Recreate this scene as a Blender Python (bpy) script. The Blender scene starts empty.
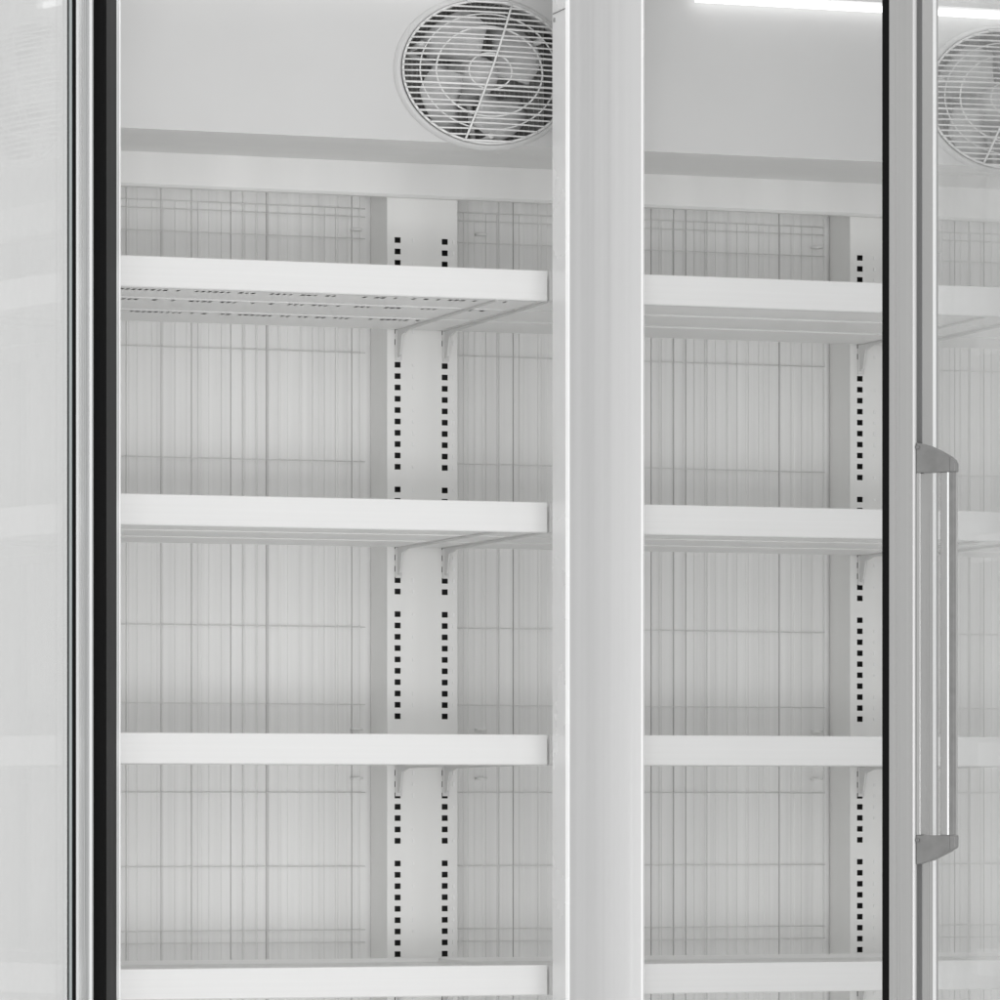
import bpy, bmesh, math, random
from mathutils import Vector, Matrix
random.seed(7)
S = bpy.context.scene
COL = S.collection

# ---------------------------------------------------------------- camera
cam_d = bpy.data.cameras.new('camera'); cam = bpy.data.objects.new('camera', cam_d); COL.objects.link(cam)
cam_d.sensor_width = 36; cam_d.lens = 178.2; cam_d.shift_y = 0.31; cam_d.clip_start = 0.1; cam_d.clip_end = 200
cam.location = (-2.2023, -6.1170, 1.05)
cam.rotation_euler = (math.pi/2, 0, -math.radians(18.643))
S.camera = cam

# ---------------------------------------------------------------- studio light
W = bpy.data.worlds.new('World'); S.world = W; W.use_nodes = True
wn = W.node_tree.nodes; wl = W.node_tree.links
bg = wn['Background']; bg.inputs['Strength'].default_value = 0.83
tc = wn.new('ShaderNodeTexCoord'); sep = wn.new('ShaderNodeSeparateXYZ'); ramp = wn.new('ShaderNodeValToRGB')
mp = wn.new('ShaderNodeMapRange'); mp.inputs[1].default_value = -1; mp.inputs[2].default_value = 1
wl.new(tc.outputs['Generated'], sep.inputs[0]); wl.new(sep.outputs['Z'], mp.inputs[0]); wl.new(mp.outputs[0], ramp.inputs[0])
ramp.color_ramp.elements[0].position = 0.30; ramp.color_ramp.elements[0].color = (0.95, 0.95, 0.945, 1)
ramp.color_ramp.elements[1].position = 0.75; ramp.color_ramp.elements[1].color = (1, 1, 1, 1)
wl.new(ramp.outputs[0], bg.inputs['Color'])

def area(name, loc, target, size, power):
    l = bpy.data.lights.new(name, 'AREA'); l.shape = 'RECTANGLE'; l.size, l.size_y = size; l.energy = power
    o = bpy.data.objects.new(name, l); COL.objects.link(o); o.location = loc
    o.rotation_euler = (Vector(target)-Vector(loc)).to_track_quat('-Z', 'Y').to_euler()
area('softbox_front', (-1.8, -8.2, 2.2), (0.1, 0.3, 1.4), (5.0, 2.0), 85)
area('softbox_low', (-0.9, -6.6, 0.40), (0.1, 0.3, 1.6), (5.5, 0.7), 112)

S.view_settings.view_transform = 'Standard'; S.view_settings.look = 'None'
S.view_settings.exposure = 0.05; S.view_settings.gamma = 1; S.view_settings.use_curve_mapping = False
S.render.engine = 'CYCLES'
S.cycles.max_bounces = 12; S.cycles.diffuse_bounces = 10; S.cycles.transparent_max_bounces = 16

# ---------------------------------------------------------------- materials
def mat(name, col, rough=0.5, metal=0.0, streak=None, streak_amt=0.04, spec=0.5, bump=0.0, coat=0.0):
    m = bpy.data.materials.new(name); m.use_nodes = True
    n = m.node_tree.nodes; l = m.node_tree.links; b = n['Principled BSDF']
    b.inputs['Base Color'].default_value = (*col, 1); b.inputs['Roughness'].default_value = rough
    b.inputs['Metallic'].default_value = metal; b.inputs['Specular IOR Level'].default_value = spec
    b.inputs['Coat Weight'].default_value = coat
    t = n.new('ShaderNodeTexCoord'); mpg = n.new('ShaderNodeMapping')
    mpg.inputs['Scale'].default_value = streak or (6, 6, 6)
    nz = n.new('ShaderNodeTexNoise'); nz.inputs['Scale'].default_value = 1.0; nz.inputs['Detail'].default_value = 6
    l.new(t.outputs['Object'], mpg.inputs[0]); l.new(mpg.outputs[0], nz.inputs['Vector'])
    mr = n.new('ShaderNodeMapRange'); mr.inputs[1].default_value = 0.3; mr.inputs[2].default_value = 0.7
    mr.inputs[3].default_value = 1-streak_amt; mr.inputs[4].default_value = 1+streak_amt
    l.new(nz.outputs['Fac'], mr.inputs[0])
    vm = n.new('ShaderNodeVectorMath'); vm.operation = 'SCALE'; vm.inputs[0].default_value = col
    l.new(mr.outputs[0], vm.inputs['Scale']); l.new(vm.outputs[0], b.inputs['Base Color'])
    mr2 = n.new('ShaderNodeMapRange'); mr2.inputs[1].default_value = 0.3; mr2.inputs[2].default_value = 0.7
    mr2.inputs[3].default_value = max(0.02, rough-0.07); mr2.inputs[4].default_value = rough+0.07
    l.new(nz.outputs['Fac'], mr2.inputs[0]); l.new(mr2.outputs[0], b.inputs['Roughness'])
    if bump:
        bp = n.new('ShaderNodeBump'); bp.inputs['Strength'].default_value = bump; bp.inputs['Distance'].default_value = 0.001
        l.new(nz.outputs['Fac'], bp.inputs['Height']); l.new(bp.outputs[0], b.inputs['Normal'])
    return m
M = {}
M['white'] = mat('white_enamel', (0.78, 0.78, 0.775), 0.38, streak=(9, 9, 4), streak_amt=0.015)
M['liner'] = mat('liner_enamel', (0.86, 0.86, 0.855), 0.42, streak=(14, 14, 1.2), streak_amt=0.03)
M['housing'] = mat('housing_front_dimmed', (0.56, 0.56, 0.557), 0.42, streak=(5, 14, 5), streak_amt=0.02)  # front coloured darker than the underside to offset its stronger light
M['deck'] = mat('deck_enamel_lifted', (0.88, 0.88, 0.875), 0.4, streak=(1.5, 40, 120), streak_amt=0.012)  # paler than the lip, painting light onto the shaded underside
M['backwall'] = mat('back_liner_enamel', (0.81, 0.81, 0.805), 0.45, streak=(120, 120, 1.5), streak_amt=0.045)
M['shelf'] = mat('shelf_enamel', (0.69, 0.69, 0.686), 0.35, streak=(1.5, 40, 160), streak_amt=0.022)
M['column'] = mat('column_enamel', (0.85, 0.85, 0.84), 0.4, streak=(30, 30, 2), streak_amt=0.02)
M['bracket'] = mat('bracket_steel', (0.70, 0.70, 0.695), 0.45, 0.0)
M['post'] = mat('post_aluminium', (0.50, 0.50, 0.50), 0.45, 0.28, streak=(90, 90, 0.5), streak_amt=0.04, bump=0.05)
M['edge'] = mat('bright_edge', (0.90, 0.90, 0.90), 0.25)
M['alu'] = mat('brushed_aluminium', (0.42, 0.42, 0.415), 0.32, 0.6, streak=(260, 260, 0.7), streak_amt=0.035, bump=0.05)
M['alulight'] = mat('bright_aluminium', (0.80, 0.81, 0.81), 0.28, 0.4, streak=(200, 200, 0.7), streak_amt=0.03)
M['stilelip'] = mat('stile_lip', (0.50, 0.50, 0.50), 0.4, 0.2, streak=(200, 200, 0.7), streak_amt=0.03)
M['trim'] = mat('trim_dark_grey', (0.17, 0.17, 0.17), 0.4, streak=(90, 90, 1), streak_amt=0.05)  # also paints shade into the door stile's groove
M['handlecap'] = mat('grey_handle_cap', (0.19, 0.19, 0.187), 0.4, streak=(60, 60, 60), streak_amt=0.12)
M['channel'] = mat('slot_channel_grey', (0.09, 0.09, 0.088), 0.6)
M['rubber'] = mat('black_rubber', (0.004, 0.004, 0.004), 0.7, streak=(40, 40, 1), streak_amt=0.1, spec=0.12)
M['rubberface'] = mat('rubber_lit_tone', (0.026, 0.026, 0.026), 0.6, streak=(40, 40, 1), streak_amt=0.1, spec=0.4)  # gasket rubber in a paler tone, the light on its face painted in
M['spacer'] = mat('glass_spacer', (0.42, 0.46, 0.46), 0.3, streak=(60, 60, 3), streak_amt=0.08)
M['wire'] = mat('wire_enamel', (0.74, 0.74, 0.735), 0.35, streak_amt=0.03)
M['guard'] = mat('fan_guard_enamel', (0.72, 0.72, 0.715), 0.4, streak=(60, 60, 60), streak_amt=0.08)
M['blade'] = mat('fan_blade_plastic', (0.62, 0.62, 0.62), 0.5, streak=(60, 60, 60), streak_amt=0.15)
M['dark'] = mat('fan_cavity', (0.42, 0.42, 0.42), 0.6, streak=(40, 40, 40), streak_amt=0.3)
M['floor'] = mat('floor_white', (0.90, 0.90, 0.90), 0.5, streak_amt=0.02)

def glass_mat():
    m = bpy.data.materials.new('door_glass'); m.use_nodes = True
    n = m.node_tree.nodes; l = m.node_tree.links; n.clear()
    o = n.new('ShaderNodeOutputMaterial'); mx = n.new('ShaderNodeMixShader')
    tr = n.new('ShaderNodeBsdfTransparent'); tr.inputs[0].default_value = (0.985, 0.988, 0.987, 1)
    gl = n.new('ShaderNodeBsdfGlossy'); gl.inputs['Roughness'].default_value = 0.02; gl.inputs['Color'].default_value = (0.95, 0.95, 0.95, 1)
    lw = n.new('ShaderNodeLayerWeight'); lw.inputs['Blend'].default_value = 0.5
    pw = n.new('ShaderNodeMath'); pw.operation = 'POWER'; pw.inputs[1].default_value = 5.0
    ma = n.new('ShaderNodeMath'); ma.operation = 'MULTIPLY_ADD'; ma.inputs[1].default_value = 0.45; ma.inputs[2].default_value = 0.03
    l.new(lw.outputs['Facing'], pw.inputs[0]); l.new(pw.outputs[0], ma.inputs[0]); l.new(ma.outputs[0], mx.inputs[0]); l.new(tr.outputs[0], mx.inputs[1]); l.new(gl.outputs[0], mx.inputs[2])
    # thin smeary dust film that also paints a pale haze on the pane
    df = n.new('ShaderNodeBsdfDiffuse'); df.inputs[0].default_value = (0.85, 0.85, 0.85, 1)
    tcg = n.new('ShaderNodeTexCoord'); mg = n.new('ShaderNodeMapping'); mg.inputs['Scale'].default_value = (9, 9, 1.3)
    ng = n.new('ShaderNodeTexNoise'); ng.inputs['Scale'].default_value = 1.5; ng.inputs['Detail'].default_value = 7
    rg = n.new('ShaderNodeMapRange'); rg.inputs[1].default_value = 0.3; rg.inputs[2].default_value = 0.7; rg.inputs[3].default_value = 0.03; rg.inputs[4].default_value = 0.11
    m2 = n.new('ShaderNodeMixShader')
    l.new(tcg.outputs['Object'], mg.inputs[0]); l.new(mg.outputs[0], ng.inputs['Vector']); l.new(ng.outputs['Fac'], rg.inputs[0])
    l.new(rg.outputs[0], m2.inputs[0]); l.new(mx.outputs[0], m2.inputs[1]); l.new(df.outputs[0], m2.inputs[2])
    l.new(m2.outputs[0], o.inputs[0]); return m
M['glass'] = glass_mat()
def emit(name, c, s):
    m = bpy.data.materials.new(name); m.use_nodes = True; n = m.node_tree.nodes; n.clear()
    o = n.new('ShaderNodeOutputMaterial'); e = n.new('ShaderNodeEmission'); e.inputs[0].default_value = (*c, 1); e.inputs[1].default_value = s
    m.node_tree.links.new(e.outputs[0], o.inputs[0]); return m
M['led'] = emit('led_tube_light', (1, 1, 1), 2.2)

# ---------------------------------------------------------------- mesh helpers
class MB:
    def __init__(s): s.bm = bmesh.new(); s.mats = []
    def mi(s, m):
        if m not in s.mats: s.mats.append(m)
        return s.mats.index(m)
    def face(s, vs, m):
        try: f = s.bm.faces.new(vs)
        except ValueError: return
        f.material_index = s.mi(m)
    def box(s, x0, x1, y0, y1, z0, z1, m='white'):
        v = [s.bm.verts.new((x, y, z)) for z in (z0, z1) for y in (y0, y1) for x in (x0, x1)]
        for q in ((0,2,3,1), (4,5,7,6), (0,1,5,4), (2,6,7,3), (0,4,6,2), (1,3,7,5)): s.face([v[i] for i in q], m)
        return s
    def prism(s, pts, lo, hi, axis='z', m='white', fm=None):
        """extrude a closed 2-D outline; fm maps edge index -> material"""
        def P(a, b, c): return {'z': (a, b, c), 'x': (c, a, b), 'y': (a, c, b)}[axis]
        A = [s.bm.verts.new(P(a, b, lo)) for a, b in pts]; B = [s.bm.verts.new(P(a, b, hi)) for a, b in pts]
        n = len(pts)
        s.face(A[::-1], m); s.face(B, m)
        for i in range(n):
            j = (i+1) % n
            s.face([A[i], A[j], B[j], B[i]], (fm or {}).get(i, m))
        return s
    def tube(s, pts, r, m='wire', seg=6, closed=False):
        pts = [Vector(p) for p in pts]; n = len(pts); rings = []
        for i, p in enumerate(pts):
            a = pts[(i-1) % n] if (closed or i) else p; b = pts[(i+1) % n] if (closed or i < n-1) else p
            d = (b-a).normalized(); up = Vector((0, 1, 0)) if abs(d.y) < 0.9 else Vector((0, 0, 1))
            u = d.cross(up).normalized(); w = d.cross(u)
            rings.append([s.bm.verts.new(p+r*(math.cos(2*math.pi*k/seg)*u+math.sin(2*math.pi*k/seg)*w)) for k in range(seg)])
        for i in range(n if closed else n-1):
            A, B = rings[i], rings[(i+1) % n]
            for k in range(seg): s.face([A[k], A[(k+1) % seg], B[(k+1) % seg], B[k]], m)
        if not closed: s.face(rings[0][::-1], m); s.face(rings[-1], m)
        return s
    def plate(s, xs, ys, z, holes, m, plane='xz'):
        """sheet cut into cells, cells for which holes(cx, cy) is true are left open"""
        g = {}
        def V(i, j):
            if (i, j) not in g:
                a, b = xs[i], ys[j]
                g[i, j] = s.bm.verts.new((a, z, b) if plane == 'xz' else (a, b, z))
            return g[i, j]
        for i in range(len(xs)-1):
            for j in range(len(ys)-1):
                if not holes((xs[i]+xs[i+1])/2, (ys[j]+ys[j+1])/2):
                    s.face([V(i, j), V(i+1, j), V(i+1, j+1), V(i, j+1)], m)
        return s
    def build(s, name, parent=None, bevel=0.0, smooth=False, seg=2):
        bmesh.ops.recalc_face_normals(s.bm, faces=s.bm.faces)
        me = bpy.data.meshes.new(name); s.bm.to_mesh(me); s.bm.free()
        for k in s.mats: me.materials.append(M[k])
        if smooth:
            for p in me.polygons: p.use_smooth = True
        o = bpy.data.objects.new(name, me); COL.objects.link(o)
        if parent: o.parent = parent
        if bevel:
            b = o.modifiers.new('bevel', 'BEVEL'); b.width = bevel; b.segments = seg; b.limit_method = 'ANGLE'; b.angle_limit = math.radians(35)
        return o
def empty(name, loc=(0, 0, 0), parent=None, rz=0):
    o = bpy.data.objects.new(name, None); COL.objects.link(o); o.location = loc; o.rotation_euler = (0, 0, rz); o.empty_display_size = 0.1
    if parent: o.parent = parent
    return o

# ---------------------------------------------------------------- setting
fl = MB().box(-30, 30, -30, 30, -0.1, 0, 'floor').build('floor'); fl['kind'] = 'structure'

# ---------------------------------------------------------------- refrigerator carcass
XL, XR = -0.697, 1.476          # outer sides
PITCH = 0.706; PC = 0.008       # front post centres: PC + k*PITCH
YW = 0.63                       # back wall
YCOL = 0.55                     # face of the slotted rear columns
ZB, ZT = 0.24, 2.175            # inside floor and ceiling
fridge = empty('display_refrigerator', (0, 0, 0))
fridge['label'] = 'large white glass-door display refrigerator with open doors and empty shelving bays'
fridge['category'] = 'refrigerator'

MB().box(XL, -0.660, 0.0, 0.70, 0.10, 2.30, 'white').build('side_wall', fridge, 0.003)
MB().box(1.440, XR, 0.0, 0.70, 0.10, 2.30, 'white').build('side_wall', fridge, 0.003)
MB().box(-0.660, 1.440, 0.001, 0.70, 2.175, 2.30, 'liner').build('ceiling_panel', fridge, 0.002)
MB().box(-0.660, 1.440, 0.001, 0.70, 0.12, ZB, 'liner').build('inner_floor', fridge, 0.002)
MB().box(XL+0.02, XR-0.02, 0.03, 0.68, 0.0, 0.10, 'trim').build('plinth', fridge, 0.002)
# front jambs: narrow strips closing the side walls at the front
MB().box(-0.6595, -0.647, 0.0, 0.05, ZB+.001, 2.174, 'edge').build('jamb', fridge, 0.002)
MB().box(1.427, 1.4395, 0.0, 0.05, ZB+.001, 2.174, 'edge').build('jamb', fridge, 0.002)

# back wall: pressed liner with folds and open panel joints
def back_wall():
    mb = MB(); x = -0.660; prof = [(x, YW)]
    joints = [-0.4797, -0.4291, -0.3278, -0.2757, -0.1492, 0.0937, 0.3056, 0.3405, 0.3592, 0.5057, 0.7868, 0.8338]
    light = [-0.3826, -0.308, -0.2706, 0.074, 0.3943, 0.5785, 0.8111]
    marks = sorted([(j, 'j') for j in joints]+[(j, 'l') for j in light])
    x = -0.657
    depth = 0.0
    while x < 1.437:
        nx = x + random.choice((0.0075, 0.011, 0.014, 0.019, 0.026))
        hit = [m for m in marks if x-0.0015 < m[0] <= nx+0.005]
        if hit:
            j, k = hit[0]
            if k == 'j': prof += [(j-0.0008, YW+depth), (j-0.0007, YW+0.0035), (j+0.0007, YW+0.0035), (j+0.0008, YW+depth)]
            else: prof += [(j-0.0035, YW+depth), (j-0.002, YW-0.004), (j+0.0015, YW-0.004), (j+0.0028, YW+depth)]
            x = j+0.0045
        else:
            t = random.random()
            if t < 0.55: prof += [(nx-0.0011, YW+depth), (nx, YW+depth+random.uniform(0.0003, 0.0012)), (nx+0.0011, YW+depth)]
            else:
                nd = random.choice((0, 0.0005, 0.001, -0.0005)); prof += [(nx, YW+depth), (nx+0.0012, YW+nd)]; depth = nd
            x = nx+0.003
    prof.append((1.440, YW))
    A = [mb.bm.verts.new((a, b, ZB)) for a, b in prof]; B = [mb.bm.verts.new((a, b, ZT)) for a, b in prof]
    for i in range(len(prof)-1): mb.face([A[i], A[i+1], B[i+1], B[i]], 'backwall')
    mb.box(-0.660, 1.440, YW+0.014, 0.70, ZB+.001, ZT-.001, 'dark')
    return mb.build('back_wall', fridge)
back_wall()

# wire air-guards standing in front of the back wall, one per bay
def guard(x0, x1):
    mb = MB(); y = YW-0.018
    x = x0+0.006
    while x < x1:
        mb.tube([(x+random.uniform(-.0006, .0006), y, ZB+.01), (x+random.uniform(-.0006, .0006), y+random.uniform(-.001, .001), 1.905)], random.choice((0.00032, 0.0004, 0.00055)), 'wire', 5)
        x += 0.0168 if random.random() < 0.8 else 0.0336
    for z in (1.9045, 1.893, 1.862, 1.700, 1.545, 1.310, 1.200, 1.075, 0.970, 0.880, 0.862, 0.66, 0.45):
        mb.tube([(x0, y+0.0012, z), ((x0+x1)/2, y+0.0012, z+random.uniform(-.0008, .0008)), (x1, y+0.0012, z)], 0.0007, 'wire', 5)
    for z in (1.875, 1.165, 1.095):       # small hooks that clip the guard to the liner
        for xx in (x0+0.05, x1-0.012):
            mb.box(xx-0.007, xx+0.007, y-0.004, y+0.010, z-0.0015, z+0.0015, 'liner')
    return mb.build('wire_guard', fridge, smooth=True)
guard(-0.655, -0.134); guard(-0.010, 0.572); guard(0.697, 1.278)

# slotted rear columns
SLOT = 0.0160; Z0 = 1.5185        # Z0 = height of one skipped slot; every 11th slot is skipped
def column(x0, x1, slots, tabs, name='slotted_column'):
    mb = MB(); zs = [ZB+.001]; hz = []
    k = -75
    while True:
        z = Z0+k*SLOT
        if z > 1.88: break
        if z > 0.30 and k % 11 != 0: hz.append(z); zs += [z-0.0040, z+0.0040]
        k += 1
    zs.append(1.935); zs = sorted(zs)
    xs = sorted([x0, x1]+[a+d for a in slots for d in (-0.0045, 0.0045)])
    def hole(cx, cz):
        return any(abs(cx-a) < 0.0045 for a in slots) and any(abs(cz-z) < 0.004 for z in hz)
    mb.plate(xs, zs, YCOL, hole, 'column')
    t = 0.0016                                       # sheet thickness seen in the slot edges
    for a in slots:
        for z in hz:
            x_0, x_1, z_0, z_1 = a-0.0045, a+0.0045, z-0.004, z+0.004
            v = [mb.bm.verts.new(p) for p in ((x_0, YCOL, z_0), (x_1, YCOL, z_0), (x_1, YCOL, z_1), (x_0, YCOL, z_1),
                                              (x_0, YCOL+t, z_0), (x_1, YCOL+t, z_0), (x_1, YCOL+t, z_1), (x_0, YCOL+t, z_1))]
            for i in range(4): mb.face([v[i], v[(i+1) % 4], v[4+(i+1) % 4], v[4+i]], 'column')
    for a in slots:                                   # narrow closed channel behind each slot row, coloured dark to paint the slots' shade
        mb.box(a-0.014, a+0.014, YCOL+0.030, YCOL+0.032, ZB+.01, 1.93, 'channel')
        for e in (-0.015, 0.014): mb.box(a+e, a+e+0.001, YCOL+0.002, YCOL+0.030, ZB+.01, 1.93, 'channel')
    # return flanges
    mb.box(x0, x0+0.0012, YCOL+0.0002, YW-0.002, ZB+.001, 1.935, 'column'); mb.box(x1-0.0012, x1, YCOL+0.0002, YW-0.002, ZB+.001, 1.935, 'column')
    for a in tabs:
        for z in hz:
            if random.random() < 0.75:
                h = random.uniform(0.0016, 0.0031)
                mb.box(a-0.0014, a+0.0014, YCOL-0.0016, YCOL-0.0002, z-h, z+h, 'edge')
    return mb.build(name, fridge)
for k in range(2):
    d = k*PITCH
    column(-0.121+d, -0.017+d, (-0.1055+d, -0.0355+d), (-0.0825+d, -0.0225+d))
column(-0.6595, -0.620, (-0.637,), ()); column(1.291, 1.395, (1.3065,), (1.33,))

# front posts
def front_post(c):
    w = 0.055; mb = MB()
    n = 14; arc = [(c-w+0.005+(2*w-0.010)*i/n, 0.0004+0.0036*(1-(2*i/n-1)**2)) for i in range(n+1)]
    pts = [(c-w, 0.003), (c-w+0.0025, 0.0)]+arc+[(c+w-0.0035, 0.0), (c+w, 0.0035), (c+w, 0.055), (c-w, 0.055)]
    k = len(pts); mb.prism(pts, ZB+.001, ZT-.001, 'z', 'post', {0: 'edge', 1: 'edge', k-5: 'edge', k-4: 'edge', k-3: 'edge', k-2: 'white', k-1: 'edge'})  # pale edge and side faces paint in the post's highlights and side light
    mb.box(c-w-0.0006, c-w+0.003, 0.004, 0.052, 2.1000, 2.1012, 'trim')          # seam of the top hinge seat
    mb.tube([(c-w-0.0012, 0.046, 2.092), (c-w+0.001, 0.046, 2.092)], 0.003, 'alu', 10)
    return mb.build('post', fridge)
for k in range(3):
    if k < 2: front_post(PC+k*PITCH)

# evaporator housing under the ceiling with oval fan openings
YE = 0.20; ZE = 1.946
FANS = [(-0.0915, 2.0415), (0.672, 2.0400)]
RX, RZ = 0.121, 0.0970
def housing():
    mb = MB(); x = -0.6595; T = 2.1745
    def ringpatch(cx, cz, xa, xb):
        inner = []; outer = []
        angs = sorted([2*math.pi*i/96 for i in range(96)]+[math.atan2(zz-cz, xx-cx) % (2*math.pi) for xx in (xa, xb) for zz in (ZE, T)]); N = len(angs)
        for a in angs:
            c, s = math.cos(a), math.sin(a)
            inner.append(mb.bm.verts.new((cx+RX*c, YE, min(cz+RZ*s, T-.002))))
            tx = (xb-cx)/c if c > 1e-9 else ((xa-cx)/c if c < -1e-9 else 1e9)
            tz = (T-cz)/s if s > 1e-9 else ((ZE-cz)/s if s < -1e-9 else 1e9)
            t = min(tx, tz); t = max(t, 1.0*min(RX, RZ)*0)
            outer.append(mb.bm.verts.new((cx+t*c, YE, cz+t*s)))
        for i in range(N):
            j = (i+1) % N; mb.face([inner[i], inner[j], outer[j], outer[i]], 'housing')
    last = x
    for cx, cz in FANS:
        xa, xb = cx-0.16, cx+0.16
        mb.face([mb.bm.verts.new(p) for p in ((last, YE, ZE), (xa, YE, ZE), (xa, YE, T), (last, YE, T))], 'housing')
        ringpatch(cx, cz, xa, xb); last = xb
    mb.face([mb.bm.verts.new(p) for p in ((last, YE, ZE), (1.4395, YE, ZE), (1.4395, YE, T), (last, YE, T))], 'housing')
    # sloping underside with a folded front edge
    v = [mb.bm.verts.new(p) for p in ((x, YE, ZE), (1.4395, YE, ZE), (1.4395, 0.535, 1.9615), (x, 0.535, 1.9615))]
    mb.face(v, 'liner')
    # inner box behind the fans
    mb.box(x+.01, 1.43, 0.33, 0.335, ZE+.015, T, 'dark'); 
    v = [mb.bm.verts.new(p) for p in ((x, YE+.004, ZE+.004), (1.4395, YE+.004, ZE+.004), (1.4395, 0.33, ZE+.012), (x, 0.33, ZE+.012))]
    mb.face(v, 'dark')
    return mb.build('fan_housing', fridge)
housing()
# deflector strip that runs over the column heads
mb = MB(); mb.prism([(0.533, 1.9610), (0.530, 1.917), (0.534, 1.9135), (0.545, 1.9135), (0.6290, 1.925), (0.6290, 1.9745), (0.536, 1.9640)], -0.6592, 1.4392, 'x', 'liner')
for px in (-0.60, -0.140, -0.010, 0.566, 0.700, 1.27):      # rivets
    mb.tube([(px, 0.5300, 1.9215), (px, 0.5325, 1.9215)], 0.0022, 'liner', 10)
mb.build('air_deflector', fridge)

def fan(cx, cz, tilt):
    f = MB()
    # bezel: a rolled oval rim standing proud of the housing
    N = 72
    prof = [(0.99, 0.010), (0.99, -0.003), (1.01, -0.0065), (1.045, -0.0055), (1.075, -0.0006)]
    rings = [[f.bm.verts.new((cx+RX*k*math.cos(2*math.pi*i/N), YE+y, cz+RZ*k*math.sin(2*math.pi*i/N))) for i in range(N)] for k, y in prof]
    for a, b in zip(rings[:-1], rings[1:]):
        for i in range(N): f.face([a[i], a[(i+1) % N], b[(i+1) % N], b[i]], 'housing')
    rim = f.build('fan', fridge, smooth=True)
    g = MB(); dome = lambda x, z: YE-0.010-0.012*max(0, 1-(x/RX)**2-(z/RZ)**2)
    n = 26
    for i in range(n):                                   # cross wires
        z = -RZ+(i+0.6)*2*RZ/n; hw = RX*math.sqrt(max(0, 1-(z/RZ)**2))
        sag = random.uniform(-0.0012, 0.0012)
        pts = []
        for k in range(13):
            t = -1+2*k/12; x = hw*t*0.995
            pts.append((cx+x, dome(x, z)-0.0012, cz+z+sag*(1-t*t)))
        g.tube(pts, 0.00125 if i % 5 else 0.0016, 'guard', 6)
    for r, th in ((0.985, 0.0018), (0.80, 0.0011), (0.62, 0.0014), (0.25, 0.0013)):     # oval rings
        pts = [(cx+RX*r*math.cos(a), dome(RX*r*math.cos(a), RZ*r*math.sin(a))+0.0013, cz+RZ*r*math.sin(a)) for a in [2*math.pi*k/60 for k in range(60)]]
        g.tube(pts, th, 'guard', 6, closed=True)
    for ang, th in ((74-tilt*.3, 0.0016),):
        a = math.radians(ang); pts = []
        for k in range(13):
            t = -1+2*k/12; x, z = RX*.98*t*math.cos(a), RZ*.98*t*math.sin(a); pts.append((cx+x, dome(x, z)-0.003, cz+z))
        g.tube(pts, th, 'guard', 6)
    g.build('grille', rim, smooth=True)
    b = MB(); yb = YE+0.035
    nb = 4
    for k in range(nb):                                  # twisted paddle blades
        a0 = math.radians(tilt*2+20+k*360/nb); rows = []
        for i in range(7):
            r = 0.022+i*0.0115; wd = math.radians(20+5*i if i < 5 else 38-8*(i-4)); row = []
            for j in range(6):
                u = -1+2*j/5; a = a0+u*wd+0.05*i
                row.append(b.bm.verts.new((cx+r*math.cos(a), yb+0.014*u-0.006*(1-u*u), cz+r*math.sin(a))))
            rows.append(row)
        for p, q in zip(rows[:-1], rows[1:]):
            for j in range(5): b.face([p[j], p[j+1], q[j+1], q[j]], 'blade')
    bo = b.build('fan_blades', rim, smooth=True); sd = bo.modifiers.new('thick', 'SOLIDIFY'); sd.thickness = 0.002
    h = MB(); N = 32
    prof = [(0.0, -0.026), (0.012, -0.0255), (0.022, -0.021), (0.026, -0.010), (0.027, 0.03), (0.033, 0.031), (0.033, 0.07)]
    rr = [[h.bm.verts.new((cx+max(r, 1e-4)*math.cos(2*math.pi*i/N), yb+y, cz+max(r, 1e-4)*math.sin(2*math.pi*i/N))) for i in range(N)] for r, y in prof]
    for p, q in zip(rr[:-1], rr[1:]):
        for i in range(N): h.face([p[i], p[(i+1) % N], q[(i+1) % N], q[i]], 'blade')
    for a in (35, 155, 275):                              # motor bracket arms behind the blades
        a = math.radians(a+tilt); ex, ez = cx+.098*math.cos(a), cz+.084*math.sin(a)
        h.tube([(cx+.03*math.cos(a), yb+0.045, cz+.03*math.sin(a)), (ex, yb+0.045, ez), (ex, YE+0.003, ez)], 0.0045, 'liner', 8)
    h.build('motor', rim, smooth=True)
    c = MB()
    for i in range(34):                                   # evaporator fins seen between the wires
        x = -0.115+i*0.007; c.box(cx+x, cx+x+0.0008, YE+0.098, YE+0.128, cz-0.09, min(cz+0.11, 2.17), 'liner')
    c.build('coil_fins', rim)
for (cx, cz), t in zip(FANS, (0, 8)): fan(cx, cz, t)

# ceiling light fixtures, one over each bay
def light(x0, x1):
    b = MB(); b.prism([(0.155, 2.1748), (0.155, 2.166), (0.163, 2.160), (0.197, 2.160), (0.1985, 2.166), (0.1985, 2.1748)], x0-0.045, x1+0.03, 'x', 'white')
    o = b.build('light_fixture', fridge)
    t = MB(); t.tube([(x0, 0.185, 2.1545), (x1, 0.185, 2.1545)], 0.0046, 'led', 12); t.build('light_tube', o, smooth=True)
light(-0.60, -0.14); light(0.205, 1.38)

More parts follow.
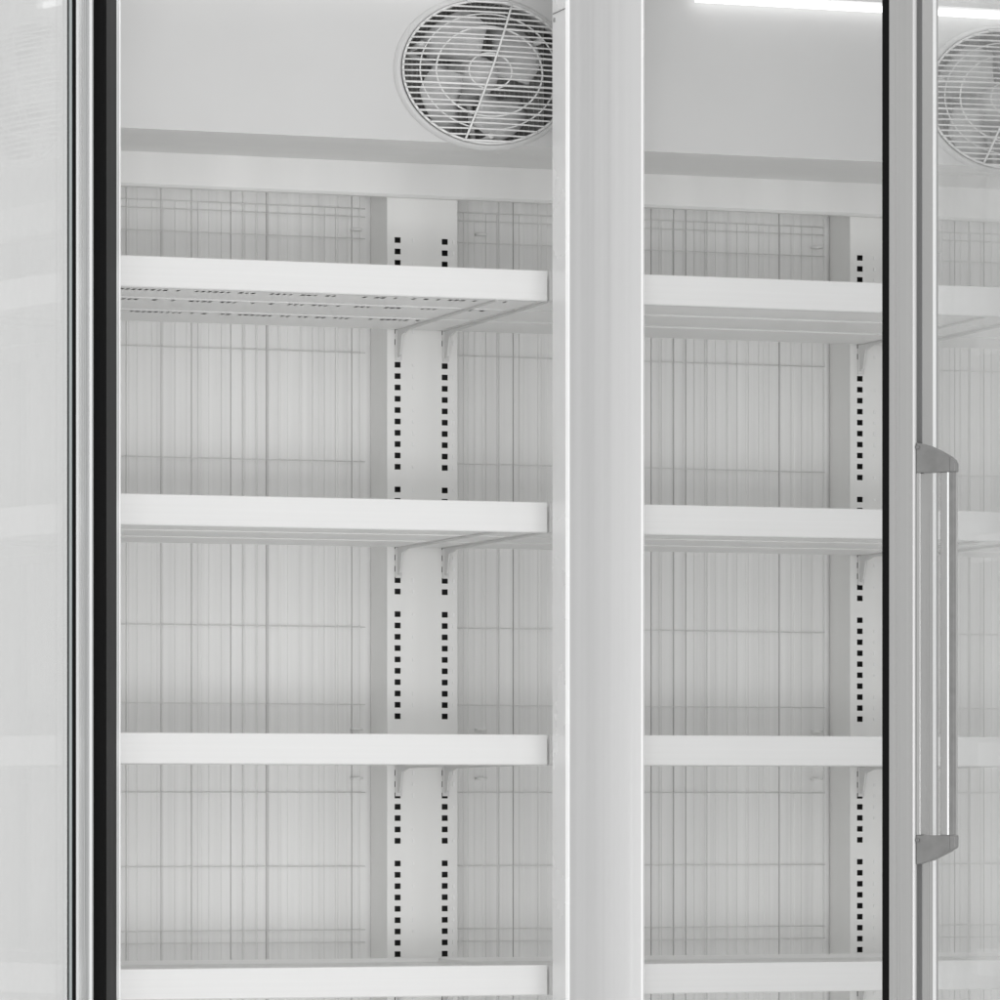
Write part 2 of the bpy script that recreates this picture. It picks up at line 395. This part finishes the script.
# ---------------------------------------------------------------- doors
def frame_rails(mb, s0, s1, z0, z1, T, m='alu'):
    mb.box(s0, s1, 0.001, T-.001, z0, z0+0.07, m); mb.box(s0, s1, 0.001, T-.001, z1-0.07, z1, m)
DZ0, DZ1 = 0.13, 2.27
def handle_mesh(mb, W, flip=1):
    """bow handle: u-facing slab at the free edge, standing out along -t"""
    zt, zb = 1.5005, 0.983
    s0, s1 = W-0.026, W-0.002
    def outl(pts, a, b, m): mb.prism([(t, z) for t, z in pts], a, b, 'x', m)
    outl([(-0.0005, zt), (-0.0005, zt-0.037), (-0.0440, zt-0.037), (-0.0440, zt-0.0185), (-0.030, zt-0.0105), (-0.015, zt-0.0035)], s1-0.016, s1-0.0006, 'handlecap')
    outl([(-0.0005, zb), (-0.020, zb+0.0055), (-0.0440, zb+0.0170), (-0.0440, zb+0.036), (-0.0005, zb+0.036)], s1-0.016, s1-0.0006, 'handlecap')
    # grip: moulded bar running past the end caps, with a slanted head and foot
    b0 = s1-0.013
    g = [(s1, -0.0435), (s1+0.0015, -0.0425), (s1-0.001, -0.0400), (s1-0.003, -0.031), (b0+0.003, -0.030), (b0, -0.034), (b0, -0.0485), (b0+0.003, -0.0515), (s1-0.003, -0.0515), (s1, -0.0500)]
    fm = {0: 'alulight', 1: 'alulight', 9: 'handlecap', 8: 'handlecap'}  # pale faces paint the grip's highlight; the outer facet is coloured darker
    mb.prism(g, zb+0.0362, zt-0.0372, 'z', 'alu', fm)
    outl([(-0.0442, zt-0.0370), (-0.0515, zt-0.0370), (-0.0515, zt-0.0270), (-0.0490, zt-0.0222), (-0.0442, zt-0.0186)], b0, s1, 'handlecap')
    outl([(-0.0442, zb+0.0360), (-0.0515, zb+0.0360), (-0.0515, zb+0.0215), (-0.0442, zb+0.0172)], b0, s1, 'handlecap')
    mb.box(s0+.004, s1-0.0005, -0.006, -0.0003, zb+0.0362, zt-0.0372, 'alu')
    for z in (zt-0.006, zb+0.03): mb.tube([(W-0.004, -0.003, z), (W+0.0012, -0.003, z)], 0.0025, 'trim', 10)

def right_hinged_door(hx, hy, ang, mirror=False):
    """local x runs from hinge to free edge, local y towards the inside"""
    T = 0.034; Wd = 0.680
    d = empty('door', (hx, hy, 0), fridge)
    f = MB()
    def stile(sg, off):
        # outline from the free edge inwards, as (s, t)
        pts = [(0, T), (0, 0.0030), (-0.0010, 0.0008), (-0.003, 0), (-0.0055, 0.0), (-0.0062, 0.005), (-0.0235, 0.005), (-0.0242, 0.0),
               (-0.060, 0.0), (-0.0630, -0.0016), (-0.0675, -0.0016), (-0.0715, 0.002), (-0.0865, 0.0035), (-0.0865, T)]
        fm = {1: 'stilelip', 2: 'stilelip', 5: 'trim', 6: 'trim', 4: 'trim', 8: 'alulight', 9: 'alulight', 10: 'trimlite', 11: 'trimlite'}  # pale faces paint highlights on lip and ridge; trim paints the groove's shade
        f.prism([(off+sg*a, b) for a, b in pts], DZ0, DZ1, 'z', 'alu', fm)
    stile(1, Wd); stile(-1, 0.0)
    frame_rails(f, 0.0867, Wd-0.0867, DZ0, DZ1, T)
    f.build('frame', d)
    MB().box(0.0868, Wd-0.0868, 0.006, 0.011, DZ0+0.0701, DZ1-0.0701, 'glass').build('glass_pane', d)
    g = MB(); y0, y1 = T+.0002, T+0.0105
    for a, b in ((0.004, 0.018), (Wd-0.018, Wd-0.0012)): g.box(a, b, y0, y1, DZ0+.01, DZ1-.01, 'rubber')
    for a, b in ((DZ0+.01, DZ0+.024), (DZ1-.024, DZ1-.01)): g.box(0.0182, Wd-0.0182, y0, y1, a, b, 'rubber')
    g.build('gasket', d, 0.002)
    h = MB(); handle_mesh(h, Wd); h.build('handle', d, 0.0012)
    a = math.radians(ang)
    # x axis -> (-cos a, -sin a), y axis -> (-sin a, cos a) : mirrored basis, so flip the meshes instead of scaling
    for ch in d.children:
        for v in ch.data.vertices: v.co.x = -v.co.x
        ch.data.flip_normals()
    d.rotation_euler = (0, 0, a)
    return d
M['trimlite'] = mat('glass_border', (0.30, 0.30, 0.30), 0.35, streak=(120, 120, 1), streak_amt=0.12)
right_hinged_door(0.700, -0.050, 45.0)

def left_door(hx, hy, ang):
    T = 0.040; Wd = 0.680
    d = empty('door', (hx, hy, 0), fridge)
    f = MB(); Wi = 0.147
    # hinge stile, inner face towards the cabinet interior
    pts = [(0, 0), (0, T-0.002), (0.002, T), (0.094, T), (0.0975, T+0.0022), (0.102, T+0.0022), (0.105, T), (0.135, T+0.0006), (0.143, T+0.0006), (Wi, T-0.0012), (Wi, 0.026), (0.06, 0.026), (0.06, 0)]
    f.prism(pts, DZ0, DZ1, 'z', 'alulight')
    e = Wd; f.prism([(e, 0), (e, T), (e-0.06, T), (e-0.06, 0)], DZ0, DZ1, 'z', 'alulight')
    frame_rails(f, Wi+.0002, Wd-0.0602, DZ0, DZ1, T, 'alulight')
    f.build('frame', d)
    MB().box(Wi-0.010, Wd-0.0604, 0.0255, 0.0300, DZ0+0.0701, DZ1-0.0701, 'glass').build('glass_pane', d)
    s = MB()
    s.box(Wi+.0002, Wi+0.005, 0.0302, 0.0345, DZ0+.0702, DZ1-.0702, 'spacer')
    s.box(Wi+.0002, Wi+0.003, 0.0347, 0.0385, DZ0+.0702, DZ1-.0702, 'rubber')
    s.box(Wi+0.0052, Wi+0.0085, 0.0301, 0.0312, DZ0+.0702, DZ1-.0702, 'rubberface')
    s.build('glazing_bead', d)
    g = MB()
    g.prism([(0.055, T+.0002), (0.055, T+0.0165), (0.090, T+0.0165), (0.0925, T+0.0150), (0.0925, T+.0002)], DZ0+.01, DZ1-.01, 'z', 'rubber', {1: 'rubberface'})  # inner face coloured paler, as if lit
    for a, b in ((DZ0+.01, DZ0+.03), (DZ1-.03, DZ1-.01)): g.box(0.0927, Wd-0.035, T+.0002, T+0.0155, a, b, 'rubber')
    g.box(Wd-0.0348, Wd-0.012, T+.0002, T+0.0155, DZ0+.01, DZ1-.01, 'rubber')
    g.build('gasket', d)
    h = MB(); handle_mesh(h, Wd); h.build('handle', d, 0.0012)
    d.rotation_euler = (0, 0, -math.radians(ang))
    return d
left_door(-0.700, -0.050, 125.0)

# ---------------------------------------------------------------- shelves
TOPS = (1.7650, 1.4580, 1.1500, 0.8450)
BAYS = ((-0.6570, -0.0455, -0.6370, -0.1055), (-0.0425, 0.6610, -0.0355, 0.6005), (0.6640, 1.3680, 0.6705, 1.3065))
YS = 0.080
def shelf(bay, row):
    x0, x1, bl, br = BAYS[bay]; top = TOPS[row]; H = 0.0405
    t = empty('shelf', ((x0+x1)/2, YS, top-H)); ox, oy, oz = t.location
    def B(mb, a, b, c, d, e, f, m='shelf'): mb.box(a-ox, b-ox, c-oy, d-oy, e-oz, f-oz, m)
    # front lip with folded-back lower edge
    m = MB(); z0 = top-H
    m.prism([(0, 0.0015), (0, H-0.001), (0.001, H), (0.0035, H), (0.0035, 0.0030), (0.012, 0.0030), (0.012, 0.0), (0.0012, 0.0)], x0-ox, x1-ox, 'x', 'shelf')
    m.build('front_lip', t)
    # deck: top sheet and three hollow planks whose gaps and perforations show from below
    m = MB(); zt = top-0.0100
    B(m, x0+.001, x1-.001, YS+0.0037, YCOL-0.004, zt-0.0015, zt, 'deck')
    planks = ((YS+0.020, 0.232), (0.250, 0.385), (0.405, YCOL-0.006))
    for i, (a, b) in enumerate(planks):
        zb = z0+0.0035
        perf = (bay == 0 and row == 0)
        B(m, x0+.001, x1-.001, a, a+.001, zb+.0002, zt-0.0017, 'deck'); B(m, x0+.001, x1-.001, b-.001, b, zb+.0002, zt-0.0017, 'deck')
        if perf:
            p = 0.0085; n = int((x1-x0-0.03)/p); hx = []
            for k in range(n):
                c = x0+0.012+k*p
                if random.random() < 0.88-0.5*(k/n): hx.append((c, random.uniform(0.0016, 0.0031)))
            xs = [x0+.001]
            for c, w in hx: xs += [c-w, c+w]
            xs.append(x1-.001)
            o_ = 0.034 if i == 0 else 0.006; ys = [a, a+o_, a+o_+0.015, b]
            cen = [c for c, w in hx]
            mm = MB(); 
            def hole(cx, cy): return a+o_ < cy < a+o_+0.015 and any(abs(cx-c) < w for c, w in hx)
            m.plate([x-ox for x in xs], [y-oy for y in ys], zb-oz, lambda cx, cy: hole(cx+ox, cy+oy), 'deck', 'xy')
            mm.bm.free()
        else:
            B(m, x0+.001, x1-.001, a+.0011, b-.0011, zb, zb+0.001, 'deck')
    # end flange
    B(m, x0, x0+0.0009, YS+0.0036, YCOL-0.004, z0+0.0031, zt+0.0045, 'deck'); B(m, x1-0.0009, x1, YS+0.0036, YCOL-0.004, z0+0.0031, zt+0.0045, 'deck')
    B(m, x0+.001, x1-.001, YCOL-0.0038, YCOL-0.0025, z0+0.0035, zt+0.006, 'deck')
    m.build('deck', t)
    for bx in (bl, br):
        m = MB(); w = 0.0016
        pts = [(YS+0.03, 0.0030), (YCOL-0.030, 0.0030), (YCOL-0.0022, 0.0030), (YCOL-0.0022, -0.036), (YCOL-0.014, -0.033), (YCOL-0.024, -0.006), (YCOL-0.05, -0.001), (YS+0.03, 0.0010)]
        m.prism([(a-oy, b) for a, b in pts], bx-w-ox, bx+w-ox, 'x', 'bracket')
        m.box(bx-0.0040-ox, bx+0.0055-ox, YCOL-0.0034-oy, YCOL-0.0018-oy, -0.040, 0.003, 'bracket')
        m.build('bracket', t)
    t['category'] = 'shelf'; t['group'] = 'white shelves hung on the slotted columns'
    return t
bayname = (' of the left bay, beside the black door gasket', ' of the middle bay, right of the wide post', ' of the right bay, behind the handled door')
rowname = ('topmost white shelf with slotted underside', 'second highest white shelf', 'second lowest white shelf', 'lowest white shelf')
for b in range(3):
    for r in range(4):
        t = shelf(b, r); t['label'] = rowname[r]+bayname[b]
